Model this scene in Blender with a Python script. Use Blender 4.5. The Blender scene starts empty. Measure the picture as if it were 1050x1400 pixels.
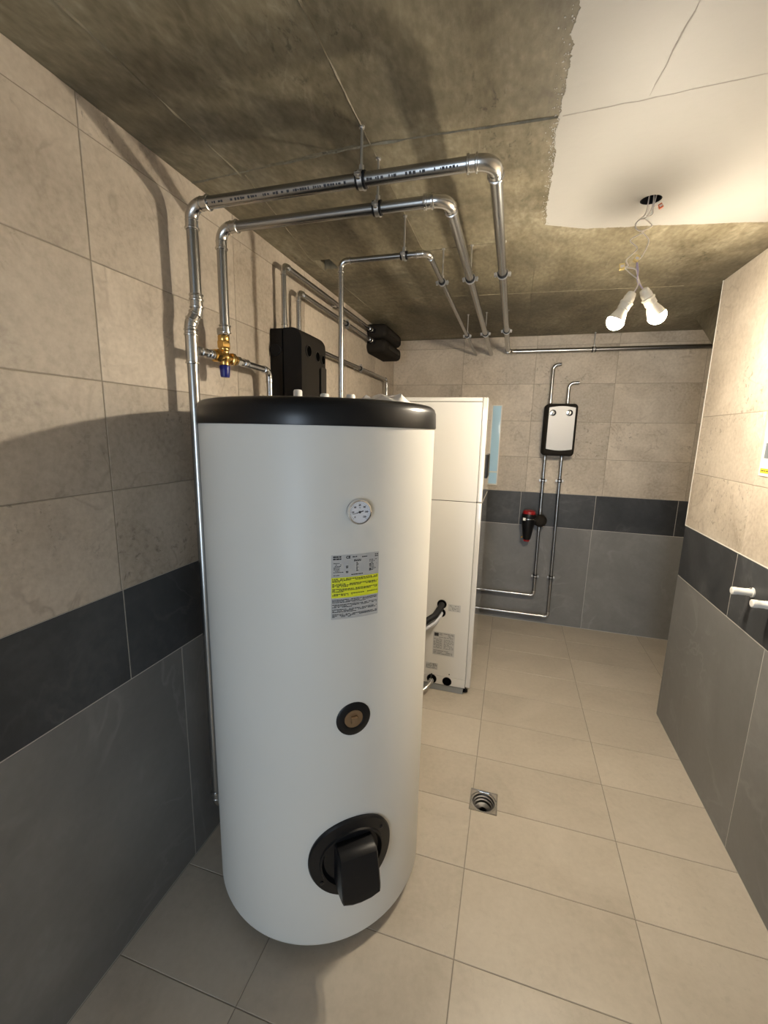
import bpy, math, random
from mathutils import Vector, Matrix
random.seed(7)
R_ = math.radians
PI = math.pi
scene = bpy.context.scene
COL = scene.collection

# ------------------------------------------------------------------ camera
CAM = Vector((1.0917, -3.9182, 1.6755)); YAW, PITCH, ROLL, FPX = 0.2854, -0.1844, 0.0234, 586.03
_f = Vector((-math.sin(YAW)*math.cos(PITCH), math.cos(YAW)*math.cos(PITCH), math.sin(PITCH)))
_r = Vector((math.cos(YAW), math.sin(YAW), 0)); _u = _r.cross(_f)
RT = math.cos(ROLL)*_r + math.sin(ROLL)*_u
UP = -math.sin(ROLL)*_r + math.cos(ROLL)*_u
cd = bpy.data.cameras.new('camera'); cam = bpy.data.objects.new('camera', cd); COL.objects.link(cam)
cd.sensor_fit = 'HORIZONTAL'; cd.sensor_width = 36; cd.lens = FPX/1050*36; cd.clip_start = .02
cam.matrix_world = Matrix(((RT.x, UP.x, -_f.x, CAM.x), (RT.y, UP.y, -_f.y, CAM.y), (RT.z, UP.z, -_f.z, CAM.z), (0, 0, 0, 1)))
scene.camera = cam

# ------------------------------------------------------------------ daylight, exposure
w = bpy.data.worlds.new('daylight'); scene.world = w; w.use_nodes = True
w.node_tree.nodes['Background'].inputs[0].default_value = (.70, .84, 1.0, 1)
w.node_tree.nodes['Background'].inputs[1].default_value = 8.8
DOOR = (0.30, 1.15, 2.1)             # open doorway in the wall behind the camera (x0, x1, top)
YREAR = -7.0; YTILE = -4.6
pl = bpy.data.lights.new('doorway_portal', 'AREA'); pl.shape = 'RECTANGLE'
pl.size = DOOR[1]-DOOR[0]; pl.size_y = DOOR[2]; pl.cycles.is_portal = True
po = bpy.data.objects.new('doorway_portal', pl); COL.objects.link(po)
po.location = ((DOOR[0]+DOOR[1])/2, YREAR-.06, DOOR[2]/2); po.rotation_euler = (R_(90), 0, 0)
BULB = 1270.0                          # radiance of the two bulbs
vs = scene.view_settings
vs.view_transform = 'Standard'; vs.look = 'None'; vs.gamma = 1; vs.use_curve_mapping = False; vs.exposure = 0.33

# ------------------------------------------------------------------ helpers
class MB:
    def __init__(s): s.v = []; s.f = []
    def add(s, vs_, fs, M=None):
        o = len(s.v)
        s.v += [(M @ Vector(p)) if M else Vector(p) for p in vs_]
        s.f += [tuple(i+o for i in f) for f in fs]; return s
    def box(s, a, b, M=None):
        x0, y0, z0 = a; x1, y1, z1 = b
        return s.add([(x0,y0,z0),(x1,y0,z0),(x1,y1,z0),(x0,y1,z0),(x0,y0,z1),(x1,y0,z1),(x1,y1,z1),(x0,y1,z1)],
                     [(0,3,2,1),(4,5,6,7),(0,1,5,4),(1,2,6,5),(2,3,7,6),(3,0,4,7)], M)
    def lathe(s, prof, M=None, n=24, caps=True):
        vs_ = []; fs = []
        for r, z in prof:
            for i in range(n): a = 2*PI*i/n; vs_.append((r*math.cos(a), r*math.sin(a), z))
        for k in range(len(prof)-1):
            for i in range(n):
                j = (i+1) % n; fs.append((k*n+i, k*n+j, (k+1)*n+j, (k+1)*n+i))
        if caps: fs.append(tuple(range(n))[::-1]); fs.append(tuple(range((len(prof)-1)*n, len(prof)*n)))
        return s.add(vs_, fs, M)
    def cyl(s, p0, p1, r, n=16, r1=None, caps=True):
        p0 = Vector(p0); p1 = Vector(p1)
        return s.lathe([(r, 0), (r if r1 is None else r1, (p1-p0).length)], frame(p0, p1-p0), n, caps)
    def turned(s, p0, d, prof, n=20): return s.lathe(prof, frame(Vector(p0), Vector(d)), n)
    def ring(s, c, d, r0, r1, w, n=24):      # flat band of width w round axis d
        return s.lathe([(r0, -w/2), (r1, -w/2), (r1, w/2), (r0, w/2), (r0, -w/2)], frame(Vector(c), Vector(d)), n, False)
    def tube(s, pts, r, n=10, caps=True):
        pts = [Vector(p) for p in pts]; vs_ = []; fs = []
        t0 = (pts[1]-pts[0]).normalized()
        a = t0.orthogonal().normalized()
        m = len(pts)
        for k, p in enumerate(pts):
            t = (pts[min(k+1, m-1)]-pts[max(k-1, 0)]).normalized()
            a = (a - t*a.dot(t)).normalized(); b = t.cross(a)
            rr = r[k] if isinstance(r, (list, tuple)) else r
            for i in range(n):
                g = 2*PI*i/n; vs_.append(p + (a*math.cos(g)+b*math.sin(g))*rr)
        for k in range(m-1):
            for i in range(n):
                j = (i+1) % n; fs.append((k*n+i, k*n+j, (k+1)*n+j, (k+1)*n+i))
        if caps: fs.append(tuple(range(n))[::-1]); fs.append(tuple(range((m-1)*n, m*n)))
        return s.add(vs_, fs)
    def prism(s, poly, z0, z1, M=None):      # polygon (x, y) extruded z0..z1
        n = len(poly)
        vs_ = [(x, y, z0) for x, y in poly]+[(x, y, z1) for x, y in poly]
        fs = [tuple(range(n))[::-1], tuple(range(n, 2*n))]+[(i, (i+1) % n, n+(i+1) % n, n+i) for i in range(n)]
        return s.add(vs_, fs, M)
    def soft(s, w_, h, z0, z1, rad, bev, M=None, n=5):   # rounded rectangle w x h centred, extruded z0..z1, bevelled front edge
        layers = [(0, z0)] + [(bev*(1-math.cos(k*PI/6)), z1-bev+bev*math.sin(k*PI/6)) for k in range(4)]
        vs_ = []; m = 4*(n+1)
        for ins, z in layers:
            for x, y in rrect(w_-2*ins, h-2*ins, max(rad-ins, .0006), n): vs_.append((x, y, z))
        fs = [tuple(range(m))[::-1], tuple(range((len(layers)-1)*m, len(layers)*m))]
        for k in range(len(layers)-1):
            for i in range(m): j = (i+1) % m; fs.append((k*m+i, k*m+j, (k+1)*m+j, (k+1)*m+i))
        return s.add(vs_, fs, M)
    def mesh(s, name, mat, off=Vector((0, 0, 0)), smooth=40):
        me = bpy.data.meshes.new(name)
        me.from_pydata([tuple(p-off) for p in s.v], [], s.f); me.validate()
        if mat: me.materials.append(M[mat])
        if smooth:
            me.shade_smooth(); me.set_sharp_from_angle(angle=R_(smooth))
        me.update(); return me
    def build(s, name, mat, parent=None, smooth=40):
        off = WL.get(parent.name, Vector((0, 0, 0))) if parent else Vector((0, 0, 0))
        if parent is None:
            lo = Vector([min(p[i] for p in s.v) for i in range(3)]); hi = Vector([max(p[i] for p in s.v) for i in range(3)])
            off = Vector(((lo.x+hi.x)/2, (lo.y+hi.y)/2, lo.z))
        o = bpy.data.objects.new(name, s.mesh(name, mat, off, smooth)); COL.objects.link(o)
        if parent: o.parent = parent; WL[o.name] = off.copy()
        else: o.location = off; WL[o.name] = off.copy()
        return o
WL = {}
def frame(p, d):
    q = Vector(d).normalized().to_track_quat('Z', 'Y'); return Matrix.Translation(p) @ q.to_matrix().to_4x4()
def axes(p, x, y, z): # matrix with given axes
    m = Matrix.Identity(4)
    for i, a in enumerate((x, y, z)):
        for k in range(3): m[k][i] = a[k]
    for k in range(3): m[k][3] = p[k]
    return m
def rrect(w_, h, rad, n=5):
    out = []
    for cx, cy, a0 in ((w_/2-rad, h/2-rad, 0), (-w_/2+rad, h/2-rad, 90), (-w_/2+rad, -h/2+rad, 180), (w_/2-rad, -h/2+rad, 270)):
        for k in range(n+1):
            a = R_(a0+90*k/n); out.append((cx+rad*math.cos(a), cy+rad*math.sin(a)))
    return out
def tag(o, label=None, cat=None, group=None, kind=None):
    if label: o['label'] = label
    if cat: o['category'] = cat
    if group: o['group'] = group
    if kind: o['kind'] = kind
    return o
def empty(name, loc, label=None, cat=None, group=None, kind=None):
    o = bpy.data.objects.new(name, None); COL.objects.link(o); o.location = loc; o.empty_display_size = .05
    WL[o.name] = Vector(loc); return tag(o, label, cat, group, kind)
def at(u, v, axis, val):   # the point on the plane axis = val that the photograph shows at (u, v)
    d = RT*((u-525)/FPX) - UP*((v-700)/FPX) + _f
    return CAM + d*((val-CAM[axis])/d[axis])
def boolean_cut(o, cutters):
    for c in cutters:
        cm = c.mesh('cutter', None); co = bpy.data.objects.new('cutter', cm); COL.objects.link(co)
        md = o.modifiers.new('cut', 'BOOLEAN'); md.operation = 'DIFFERENCE'; md.object = co; md.solver = 'EXACT'
        # cutters are given in world space; parents only translate
        off = WL.get(o.parent.name, Vector((0,0,0))) if o.parent else Vector((0,0,0))
        bpy.context.view_layer.update()
        dg = bpy.context.evaluated_depsgraph_get()
        me = bpy.data.meshes.new_from_object(o.evaluated_get(dg))
        o.modifiers.clear(); o.data = me
        bpy.data.objects.remove(co); bpy.data.meshes.remove(cm)
def text_mesh(txt, size, Mx, mb, align='CENTER', bold=0.0):
    c = bpy.data.curves.new('text', 'FONT'); c.body = txt; c.size = size; c.align_x = align; c.align_y = 'CENTER'; c.offset = bold
    c.resolution_u = 2
    o = bpy.data.objects.new('text', c); COL.objects.link(o); bpy.context.view_layer.update()
    me = bpy.data.meshes.new_from_object(o.evaluated_get(bpy.context.evaluated_depsgraph_get()))
    if callable(Mx): mb.add([Mx(v.co) for v in me.vertices], [tuple(p.vertices) for p in me.polygons])
    else: mb.add([v.co for v in me.vertices], [tuple(p.vertices) for p in me.polygons], Mx)
    bpy.data.objects.remove(o); bpy.data.curves.remove(c); bpy.data.meshes.remove(me)

# ------------------------------------------------------------------ materials
M = {}
def simple(name, col, rough=.5, metal=0., spec=.5, bump=0, bscale=80, coat=0, var=0, vscale=6):
    m = bpy.data.materials.new(name); m.use_nodes = True; nt = m.node_tree; b = nt.nodes['Principled BSDF']
    b.inputs['Base Color'].default_value = (*col, 1); b.inputs['Roughness'].default_value = rough; b.inputs['Metallic'].default_value = metal
    b.inputs['Specular IOR Level'].default_value = spec; b.inputs['Coat Weight'].default_value = coat; b.inputs['Coat Roughness'].default_value = .05
    tc = nt.nodes.new('ShaderNodeTexCoord')
    if var:
        n = nt.nodes.new('ShaderNodeTexNoise'); n.inputs['Scale'].default_value = vscale; n.inputs['Detail'].default_value = 5
        nt.links.new(tc.outputs['Object'], n.inputs['Vector'])
        r = nt.nodes.new('ShaderNodeMapRange'); r.inputs[1].default_value = .3; r.inputs[2].default_value = .7
        r.inputs[3].default_value = 1-var; r.inputs[4].default_value = 1+var
        nt.links.new(n.outputs['Fac'], r.inputs[0])
        mx = nt.nodes.new('ShaderNodeMix'); mx.data_type = 'RGBA'; mx.blend_type = 'MULTIPLY'; mx.inputs[0].default_value = 1
        mx.inputs[6].default_value = (*col, 1); nt.links.new(r.outputs[0], mx.inputs[7]); nt.links.new(mx.outputs[2], b.inputs['Base Color'])
        r2 = nt.nodes.new('ShaderNodeMapRange'); r2.inputs[3].default_value = max(rough-.12*(1 if rough > .15 else 0), .02); r2.inputs[4].default_value = min(rough+.12, 1)
        nt.links.new(n.outputs['Fac'], r2.inputs[0]); nt.links.new(r2.outputs[0], b.inputs['Roughness'])
    if bump:
        n = nt.nodes.new('ShaderNodeTexNoise'); n.inputs['Scale'].default_value = bscale; n.inputs['Detail'].default_value = 4
        nt.links.new(tc.outputs['Object'], n.inputs['Vector'])
        bp = nt.nodes.new('ShaderNodeBump'); bp.inputs['Strength'].default_value = bump; bp.inputs['Distance'].default_value = .002
        nt.links.new(n.outputs['Fac'], bp.inputs['Height']); nt.links.new(bp.outputs[0], b.inputs['Normal'])
    M[name] = m; return m
def stone(name, stops, rough, mott=3.0, fine=45., streak=.25, bump=.35, bdist=.0015, tilevar=.06, blotch=0., veincol=None, vein=.0, stretch=(1, 1, 1), pits=0.):
    """stone / concrete / porcelain tile: mottling, grain, veins; each tile takes its own piece of the pattern"""
    m = bpy.data.materials.new(name); m.use_nodes = True; nt = m.node_tree; N = nt.nodes; L = nt.links; b = N['Principled BSDF']
    tc = N.new('ShaderNodeTexCoord'); oi = N.new('ShaderNodeObjectInfo')
    sc = N.new('ShaderNodeMath'); sc.operation = 'MULTIPLY'; sc.inputs[1].default_value = 37.; L.new(oi.outputs['Random'], sc.inputs[0])
    va = N.new('ShaderNodeVectorMath'); va.operation = 'ADD'; L.new(tc.outputs['Object'], va.inputs[0]); L.new(sc.outputs[0], va.inputs[1])
    mp = N.new('ShaderNodeMapping'); mp.inputs['Scale'].default_value = stretch; L.new(va.outputs[0], mp.inputs[0])
    def noise(s, det, dist=0., ro=.55):
        n = N.new('ShaderNodeTexNoise'); n.inputs['Scale'].default_value = s; n.inputs['Detail'].default_value = det
        n.inputs['Distortion'].default_value = dist; n.inputs['Roughness'].default_value = ro; L.new(mp.outputs[0], n.inputs['Vector']); return n
    n1 = noise(mott, 6, .6, .62); n2 = noise(fine, 3)
    ad = N.new('ShaderNodeMix'); ad.data_type = 'FLOAT'; ad.inputs[0].default_value = streak
    L.new(n1.outputs['Fac'], ad.inputs[2]); L.new(n2.outputs['Fac'], ad.inputs[3])
    cr = N.new('ShaderNodeValToRGB'); cr.color_ramp.elements[0].position = stops[0][0]; cr.color_ramp.elements[0].color = (*stops[0][1], 1)
    cr.color_ramp.elements[1].position = stops[-1][0]; cr.color_ramp.elements[1].color = (*stops[-1][1], 1)
    for p, c in stops[1:-1]: e = cr.color_ramp.elements.new(p); e.color = (*c, 1)
    L.new(ad.outputs[0], cr.inputs[0]); col = cr.outputs[0]
    if veincol:
        n3 = noise(mott*.9, 4, 1.8, .5)
        a = N.new('ShaderNodeMath'); a.operation = 'SUBTRACT'; a.inputs[1].default_value = .5; L.new(n3.outputs['Fac'], a.inputs[0])
        ab = N.new('ShaderNodeMath'); ab.operation = 'ABSOLUTE'; L.new(a.outputs[0], ab.inputs[0])
        mr = N.new('ShaderNodeMapRange'); mr.inputs[1].default_value = 0; mr.inputs[2].default_value = .025; mr.inputs[3].default_value = vein; mr.inputs[4].default_value = 0
        L.new(ab.outputs[0], mr.inputs[0])
        n4 = noise(mott*1.7, 2); ml = N.new('ShaderNodeMath'); ml.operation = 'MULTIPLY'; L.new(mr.outputs[0], ml.inputs[0])
        m4 = N.new('ShaderNodeMapRange'); m4.inputs[1].default_value = .45; m4.inputs[2].default_value = .65; L.new(n4.outputs['Fac'], m4.inputs[0]); L.new(m4.outputs[0], ml.inputs[1])
        mx = N.new('ShaderNodeMix'); mx.data_type = 'RGBA'; L.new(ml.outputs[0], mx.inputs[0]); L.new(col, mx.inputs[6]); mx.inputs[7].default_value = (*veincol, 1); col = mx.outputs[2]
    if blotch:
        nb_ = N.new('ShaderNodeTexNoise'); nb_.inputs['Scale'].default_value = 1.3; nb_.inputs['Detail'].default_value = 7; nb_.inputs['Roughness'].default_value = .62; nb_.inputs['Distortion'].default_value = .8
        L.new(va.outputs[0], nb_.inputs['Vector'])
        rb_ = N.new('ShaderNodeMapRange'); rb_.inputs[1].default_value = .36; rb_.inputs[2].default_value = .64; rb_.inputs[3].default_value = 1-blotch; rb_.inputs[4].default_value = 1+blotch
        L.new(nb_.outputs['Fac'], rb_.inputs[0])
        mx = N.new('ShaderNodeMix'); mx.data_type = 'RGBA'; mx.blend_type = 'MULTIPLY'; mx.inputs[0].default_value = 1; L.new(col, mx.inputs[6]); L.new(rb_.outputs[0], mx.inputs[7]); col = mx.outputs[2]
    if pits:
        n5 = noise(38, 6, .4, .7); n6 = noise(mott*.7, 2)
        p1 = N.new('ShaderNodeMapRange'); p1.inputs[1].default_value = .56; p1.inputs[2].default_value = .66; L.new(n5.outputs['Fac'], p1.inputs[0])
        p2 = N.new('ShaderNodeMapRange'); p2.inputs[1].default_value = .5; p2.inputs[2].default_value = .62; L.new(n6.outputs['Fac'], p2.inputs[0])
        pm = N.new('ShaderNodeMath'); pm.operation = 'MULTIPLY'; L.new(p1.outputs[0], pm.inputs[0]); L.new(p2.outputs[0], pm.inputs[1])
        pk = N.new('ShaderNodeMath'); pk.operation = 'MULTIPLY'; pk.inputs[1].default_value = pits; L.new(pm.outputs[0], pk.inputs[0])
        mx = N.new('ShaderNodeMix'); mx.data_type = 'RGBA'; L.new(pk.outputs[0], mx.inputs[0]); L.new(col, mx.inputs[6]); mx.inputs[7].default_value = (*[c*.42 for c in stops[0][1]], 1); col = mx.outputs[2]
    if tilevar:
        r = N.new('ShaderNodeMapRange'); r.inputs[3].default_value = 1-tilevar; r.inputs[4].default_value = 1+tilevar; L.new(oi.outputs['Random'], r.inputs[0])
        mx = N.new('ShaderNodeMix'); mx.data_type = 'RGBA'; mx.blend_type = 'MULTIPLY'; mx.inputs[0].default_value = 1; L.new(col, mx.inputs[6]); L.new(r.outputs[0], mx.inputs[7]); col = mx.outputs[2]
    L.new(col, b.inputs['Base Color'])
    rr = N.new('ShaderNodeMapRange'); rr.inputs[1].default_value = .3; rr.inputs[2].default_value = .7; rr.inputs[3].default_value = rough-.1; rr.inputs[4].default_value = rough+.1
    L.new(n1.outputs['Fac'], rr.inputs[0]); L.new(rr.outputs[0], b.inputs['Roughness'])
    bp = N.new('ShaderNodeBump'); bp.inputs['Strength'].default_value = bump; bp.inputs['Distance'].default_value = bdist
    L.new(ad.outputs[0], bp.inputs['Height']); L.new(bp.outputs[0], b.inputs['Normal'])
    M[name] = m; return m
stone('beige_tile', [(.30, (.35, .29, .23)), (.44, (.48, .415, .335)), (.56, (.56, .49, .405)), (.72, (.65, .58, .49))], .55, 3.0, 60, .36, .7, .0025, .06, .10, (.34, .28, .22), .55, stretch=(1, 1, 1), pits=.62)
stone('dark_tile', [(.3, (.026, .028, .032)), (.55, (.052, .055, .060)), (.75, (.095, .098, .104))], .5, 2.2, 30, .2, .3, .0015, .1, .2, (.12, .12, .125), .35)
stone('grey_tile', [(.3, (.155, .153, .150)), (.55, (.200, .197, .193)), (.75, (.26, .257, .25))], .45, 1.6, 40, .15, .2, .001, .05, .10, (.30, .297, .29), .4)
stone('floor_tile', [(.3, (.40, .35, .285)), (.5, (.48, .425, .35)), (.72, (.55, .49, .41))], .38, 2.4, 50, .25, .15, .001, .035, pits=.12)
stone('concrete', [(.30, (.085, .068, .040)), (.43, (.155, .132, .084)), (.54, (.215, .187, .126)), (.68, (.33, .295, .215))], .62, 2.6, 34, .34, .8, .003, 0, .36, (.40, .36, .27), .2, stretch=(1.6, .75, 1), pits=.6)
stone('plain_screed', [(.3, (.38, .34, .28)), (.7, (.48, .43, .36))], .8, 3, 50, .3, .3, .002, 0)
simple('grout', (.33, .29, .235), .9, bump=.3, bscale=200)
simple('grout_light', (.52, .50, .47), .9, bump=.3, bscale=200)
simple('grout_dark', (.34, .325, .30), .9, bump=.3, bscale=200)
simple('grout_floor', (.27, .24, .20), .9)
simple('white_paint', (.41, .40, .375), .6, bump=.25, bscale=30, var=.05, vscale=2.5)
simple('plain_wall', (.52, .46, .38), .7, var=.05)
simple('trim_white', (.75, .73, .68), .4)
simple('steel_pipe', (.42, .42, .415), .27, 1.0)
simple('funnel_steel', (.17, .165, .16), .5, 1.0)
simple('steel_bright', (.60, .59, .57), .26, 1.0)
simple('zinc', (.66, .66, .66), .35, 1.0)
simple('chrome', (.85, .85, .85), .08, 1.0)
simple('brass', (.70, .45, .15), .27, 1.0)
simple('bronze', (.33, .23, .14), .45, .8)
simple('rubber', (.009, .009, .010), .55, spec=.25)
simple('black_plastic', (.008, .008, .009), .36, spec=.3, bump=.08, bscale=400)
simple('black_cap', (.007, .0075, .009), .30, spec=.35)
simple('black_foam', (.020, .017, .014), .75, spec=.12, bump=.6, bscale=350)
simple('foam_edge', (.034, .030, .026), .7, spec=.12, bump=.4, bscale=350)
simple('hole_black', (.002, .002, .002), .9, spec=0.)
simple('tank_white', (.70, .69, .645), .45, var=.015, vscale=2)
simple('cabinet_white', (.68, .665, .63), .35)
simple('cabinet_gloss', (.62, .60, .56), .06, coat=1.0)
simple('cabinet_grey', (.28, .29, .29), .5)
simple('seam_dark', (.10, .095, .085), .8)
simple('label_silver', (.52, .52, .51), .42, .1)
simple('label_yellow', (.78, .82, .03), .45)
simple('print_black', (.03, .03, .035), .6)
simple('print_grey', (.16, .16, .16), .6)
simple('silver_panel', (.46, .45, .44), .42, .2)
simple('dial_white', (.75, .76, .80), .4)
simple('blue_plastic', (.006, .012, .17), .35)
simple('red_plastic', (.30, .012, .015), .4)
simple('hose_grey', (.42, .43, .46), .5)
simple('white_plastic', (.78, .77, .74), .45)
simple('holder_white', (.72, .68, .58), .4)
simple('wire_white', (.66, .60, .54), .5)
simple('wire_violet', (.40, .34, .48), .5)
simple('connector_clear', (.80, .62, .26), .25)
simple('connector_red', (.55, .13, .05), .4)
simple('strip_blue', (.50, .78, 1.0), .12, coat=.6)
simple('film', (.80, .77, .73), .25)
simple('paper', (.74, .70, .60), .6)
simple('sticker_grey', (.14, .16, .18), .5)
simple('sticker_yellow', (.75, .55, .03), .5)
def emis(name, col, s):
    m = bpy.data.materials.new(name); m.use_nodes = True; nt = m.node_tree; nt.nodes.remove(nt.nodes['Principled BSDF'])
    e = nt.nodes.new('ShaderNodeEmission'); e.inputs[0].default_value = (*col, 1); e.inputs[1].default_value = s
    nt.links.new(e.outputs[0], nt.nodes['Material Output'].inputs[0]); M[name] = m
emis('bulb_glow', (1.0, .87, .68), BULB)

# ------------------------------------------------------------------ the room shell
H = 2.48; XR = 2.064; YR = -1.144; XB = 3.0
ZB, ZT = .8955, 1.1905; ROWS = [1.1905, 1.4925, 1.7945, 2.0985, 2.3995, H]
G = .0030                                       # half-ish joint width
TH = .010
_tile_cache = {}
def tile(parent, mat, org, ux, uy, n, w_, h):
    """one tile w x h centred at org (on the wall face), standing proud of the grout bed"""
    key = (mat, round(w_, 4), round(h, 4), tuple(round(c) for c in n), tuple(round(c) for c in ux))
    if key not in _tile_cache:
        b = MB(); a, c, e = (w_-G)/2, (h-G)/2, .0011
        b.add([(-a,-c,-TH),(a,-c,-TH),(a,c,-TH),(-a,c,-TH),(-a,-c,-e),(a,-c,-e),(a,c,-e),(-a,c,-e),(-a+e,-c+e,0),(a-e,-c+e,0),(a-e,c-e,0),(-a+e,c-e,0)],
              [(0,3,2,1),(0,1,5,4),(1,2,6,5),(2,3,7,6),(3,0,4,7),(4,5,9,8),(5,6,10,9),(6,7,11,10),(7,4,8,11),(8,9,10,11)], axes((0,0,0), ux, uy, n))
        _tile_cache[key] = b.mesh('tile', mat, smooth=0)
    o = bpy.data.objects.new('tile', _tile_cache[key]); COL.objects.link(o); o.parent = parent
    o.location = Vector(org) - WL[parent.name]; return o
def courses(parent, lo, hi, joints, zrows, mat, org_fn, ux, n):
    js = [lo]+[j for j in sorted(joints) if lo+.03 < j < hi-.03]+[hi]
    for z0, z1 in zip(zrows[:-1], zrows[1:]):
        for a, b in zip(js[:-1], js[1:]):
            tile(parent, mat, org_fn((a+b)/2, (z0+z1)/2), ux, (0,0,1), n, b-a, z1-z0)
def seq(a, step, lo, hi):
    k0 = math.ceil((lo-a)/step); out = []
    while a+k0*step <= hi: out.append(a+k0*step); k0 += 1
    return out
def wall(name, boxes, label=None):
    o = empty(name, (0, 0, 0), kind='structure')
    return o
bed = .0016                                   # grout surface a little behind the tile faces
# floor
fl = empty('floor', (0, 0, 0), kind='structure')
MB().box((-.1, YJ[0] if False else YTILE, -.14), (XB+.1, .1, -bed)).build('grout_bed', 'grout_floor', fl, 0)
XJ = [-.169+.6*k for k in range(0, 6)]; XJ = [.431, 1.031, 1.631, 2.231, 2.831]
YJ = seq(-2.7884, .3106, YTILE, -.02)
xs_ = [0]+XJ+[XB]; ys_ = YJ+[0]
drain_tiles = []
for x0, x1 in zip(xs_[:-1], xs_[1:]):
    for y0, y1 in zip(ys_[:-1], ys_[1:]):
        if x0 >= XR and y1 < YR-.05: continue
        t = tile(fl, 'floor_tile', ((x0+x1)/2, (y0+y1)/2, 0), (1,0,0), (0,1,0), (0,0,1), x1-x0, y1-y0)
        if x0-.03 < 1.083 < x1+.1 and abs((y0+y1)/2+2.137) < .24 and x0 < 1.143 and x1 > 1.02: drain_tiles.append(t)
bpy.context.view_layer.update()
DR = (1.083, -2.136)
for t in drain_tiles:
    t.data = t.data.copy(); boolean_cut(t, [MB().box((DR[0]-.0625, DR[1]-.0625, -.1), (DR[0]+.0625, DR[1]+.0625, .1))])
gb = [c for c in fl.children if c.name.startswith('grout_bed')][0]
boolean_cut(gb, [MB().cyl((DR[0], DR[1], -.13), (DR[0], DR[1], .1), .0605, 32)])
# left wall
wl = empty('wall_left', (0, 0, 0), kind='structure')
MB().box((-.2, YTILE, ZT), (-bed, 0, H)).build('grout_bed', 'grout', wl, 0); MB().box((-.2, YTILE, -.1), (-.0011, 0, ZT)).build('grout_bed', 'grout_light', wl, 0)
gy = lambda y, z: (0, y, z)
bj = seq(-2.97, .6, YTILE, -.02); bj = [y+(.02 if y > -2.9 else 0) for y in bj]
courses(wl, YTILE, 0, bj, ROWS, 'beige_tile', gy, (0,1,0), (1,0,0))
courses(wl, YTILE, 0, seq(-2.965, .6, YTILE, -.02), [ZB, ZT], 'dark_tile', gy, (0,1,0), (1,0,0))
courses(wl, YTILE, 0, seq(-2.75, .9, YTILE, -.02), [.002, ZB], 'grey_tile', gy, (0,1,0), (1,0,0))
# back wall
wb = empty('wall_back', (0, 0, 0), kind='structure')
MB().box((-.2, bed, ZT), (XB+.2, .2, H)).build('grout_bed', 'grout', wb, 0); MB().box((-.2, .0011, -.1), (XB+.2, .2, ZT)).build('grout_bed', 'grout_light', wb, 0)
gx = lambda x, z: (x, 0, z)
courses(wb, 0, XB, [.6276, 1.2229, 1.8354, 2.436], ROWS, 'beige_tile', gx, (-1,0,0), (0,-1,0))
courses(wb, 0, XB, [.592, 1.192, 1.792, 2.394], [ZB, ZT], 'dark_tile', gx, (-1,0,0), (0,-1,0))
courses(wb, 0, XB, [.89, 1.788, 2.69], [.002, ZB], 'grey_tile', gx, (-1,0,0), (0,-1,0))
# right wall: a thick block that ends at the outer corner
wr = empty('wall_right', (0, 0, 0), kind='structure')
MB().box((XR+bed, YTILE, ZT), (XR+.30, YR-bed, H)).build('grout_bed', 'grout', wr, 0); MB().box((XR+.0007, YTILE, -.1), (XR+.30, YR-bed, ZT)).build('grout_bed', 'grout_light', wr, 0)
gr = lambda y, z: (XR, y, z)
courses(wr, YTILE, YR, seq(-1.772, .6, YTILE, -1.7), [ZT+.004, ROWS[1], ROWS[2]], 'beige_tile', gr, (0,1,0), (-1,0,0))
courses(wr, YTILE, YR, seq(-1.772-.3, .6, YTILE, -1.7), [ROWS[2], H], 'beige_tile', gr, (0,1,0), (-1,0,0))
courses(wr, YTILE, YR, seq(-1.7496, .6, YTILE, -1.7), [ZB+.004, ZT+.004], 'dark_tile', gr, (0,1,0), (-1,0,0))
courses(wr, YTILE, YR, seq(-2.0592, .9, YTILE, -1.7), [.002, ZB+.004], 'grey_tile', gr, (0,1,0), (-1,0,0))
ge = lambda x, z: (x, YR, z)
courses(wr, XR+.012, XR+.30, [], ROWS, 'beige_tile', ge, (-1,0,0), (0,1,0))
courses(wr, XR+.012, XR+.30, [], [ZB, ZT], 'dark_tile', ge, (-1,0,0), (0,1,0))
courses(wr, XR+.012, XR+.30, [], [.002, ZB], 'grey_tile', ge, (-1,0,0), (0,1,0))
tr = MB(); tr.box((XR-.0015, YR-.004, ZT+.004), (XR+.010, YR+.002, H)); tag(tr.build('trim_1', 'trim_white'), kind='structure')
tr = MB(); tr.box((XR-.0012, YREAR, ZT+.0025), (XR+.006, YR, ZT+.0075)); tag(tr.build('trim_2', 'trim_white'), kind='structure')
# the rest of the shell, out of view
tag(MB().box((-.2, YREAR, -.1), (0, YTILE, H)).build('wall_left_rear', 'plain_wall', None, 0), kind='structure')
tag(MB().box((XR, YREAR, -.1), (XR+.3, YTILE, H)).build('wall_right_rear', 'plain_wall', None, 0), kind='structure')
tag(MB().box((0, YREAR, -.1), (XR, YJ[0], 0)).build('floor_rear', 'plain_screed', None, 0), kind='structure')
tag(MB().box((XB, -1.9, -.1), (XB+.2, .2, H)).build('wall_alcove', 'plain_wall', None, 0), kind='structure')
tag(MB().box((XR+.30, -2.1, -.1), (XB+.2, -1.9, H)).build('wall_alcove_end', 'plain_wall', None, 0), kind='structure')
rb = MB(); rb.box((-.2, YREAR-.15, -.1), (DOOR[0], YREAR, H)); rb.box((DOOR[1], YREAR-.15, -.1), (XR+.3, YREAR, H)); rb.box((DOOR[0], YREAR-.15, DOOR[2]), (DOOR[1], YREAR, H))
tag(rb.build('wall_rear', 'plain_wall', None, 0), kind='structure')

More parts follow.
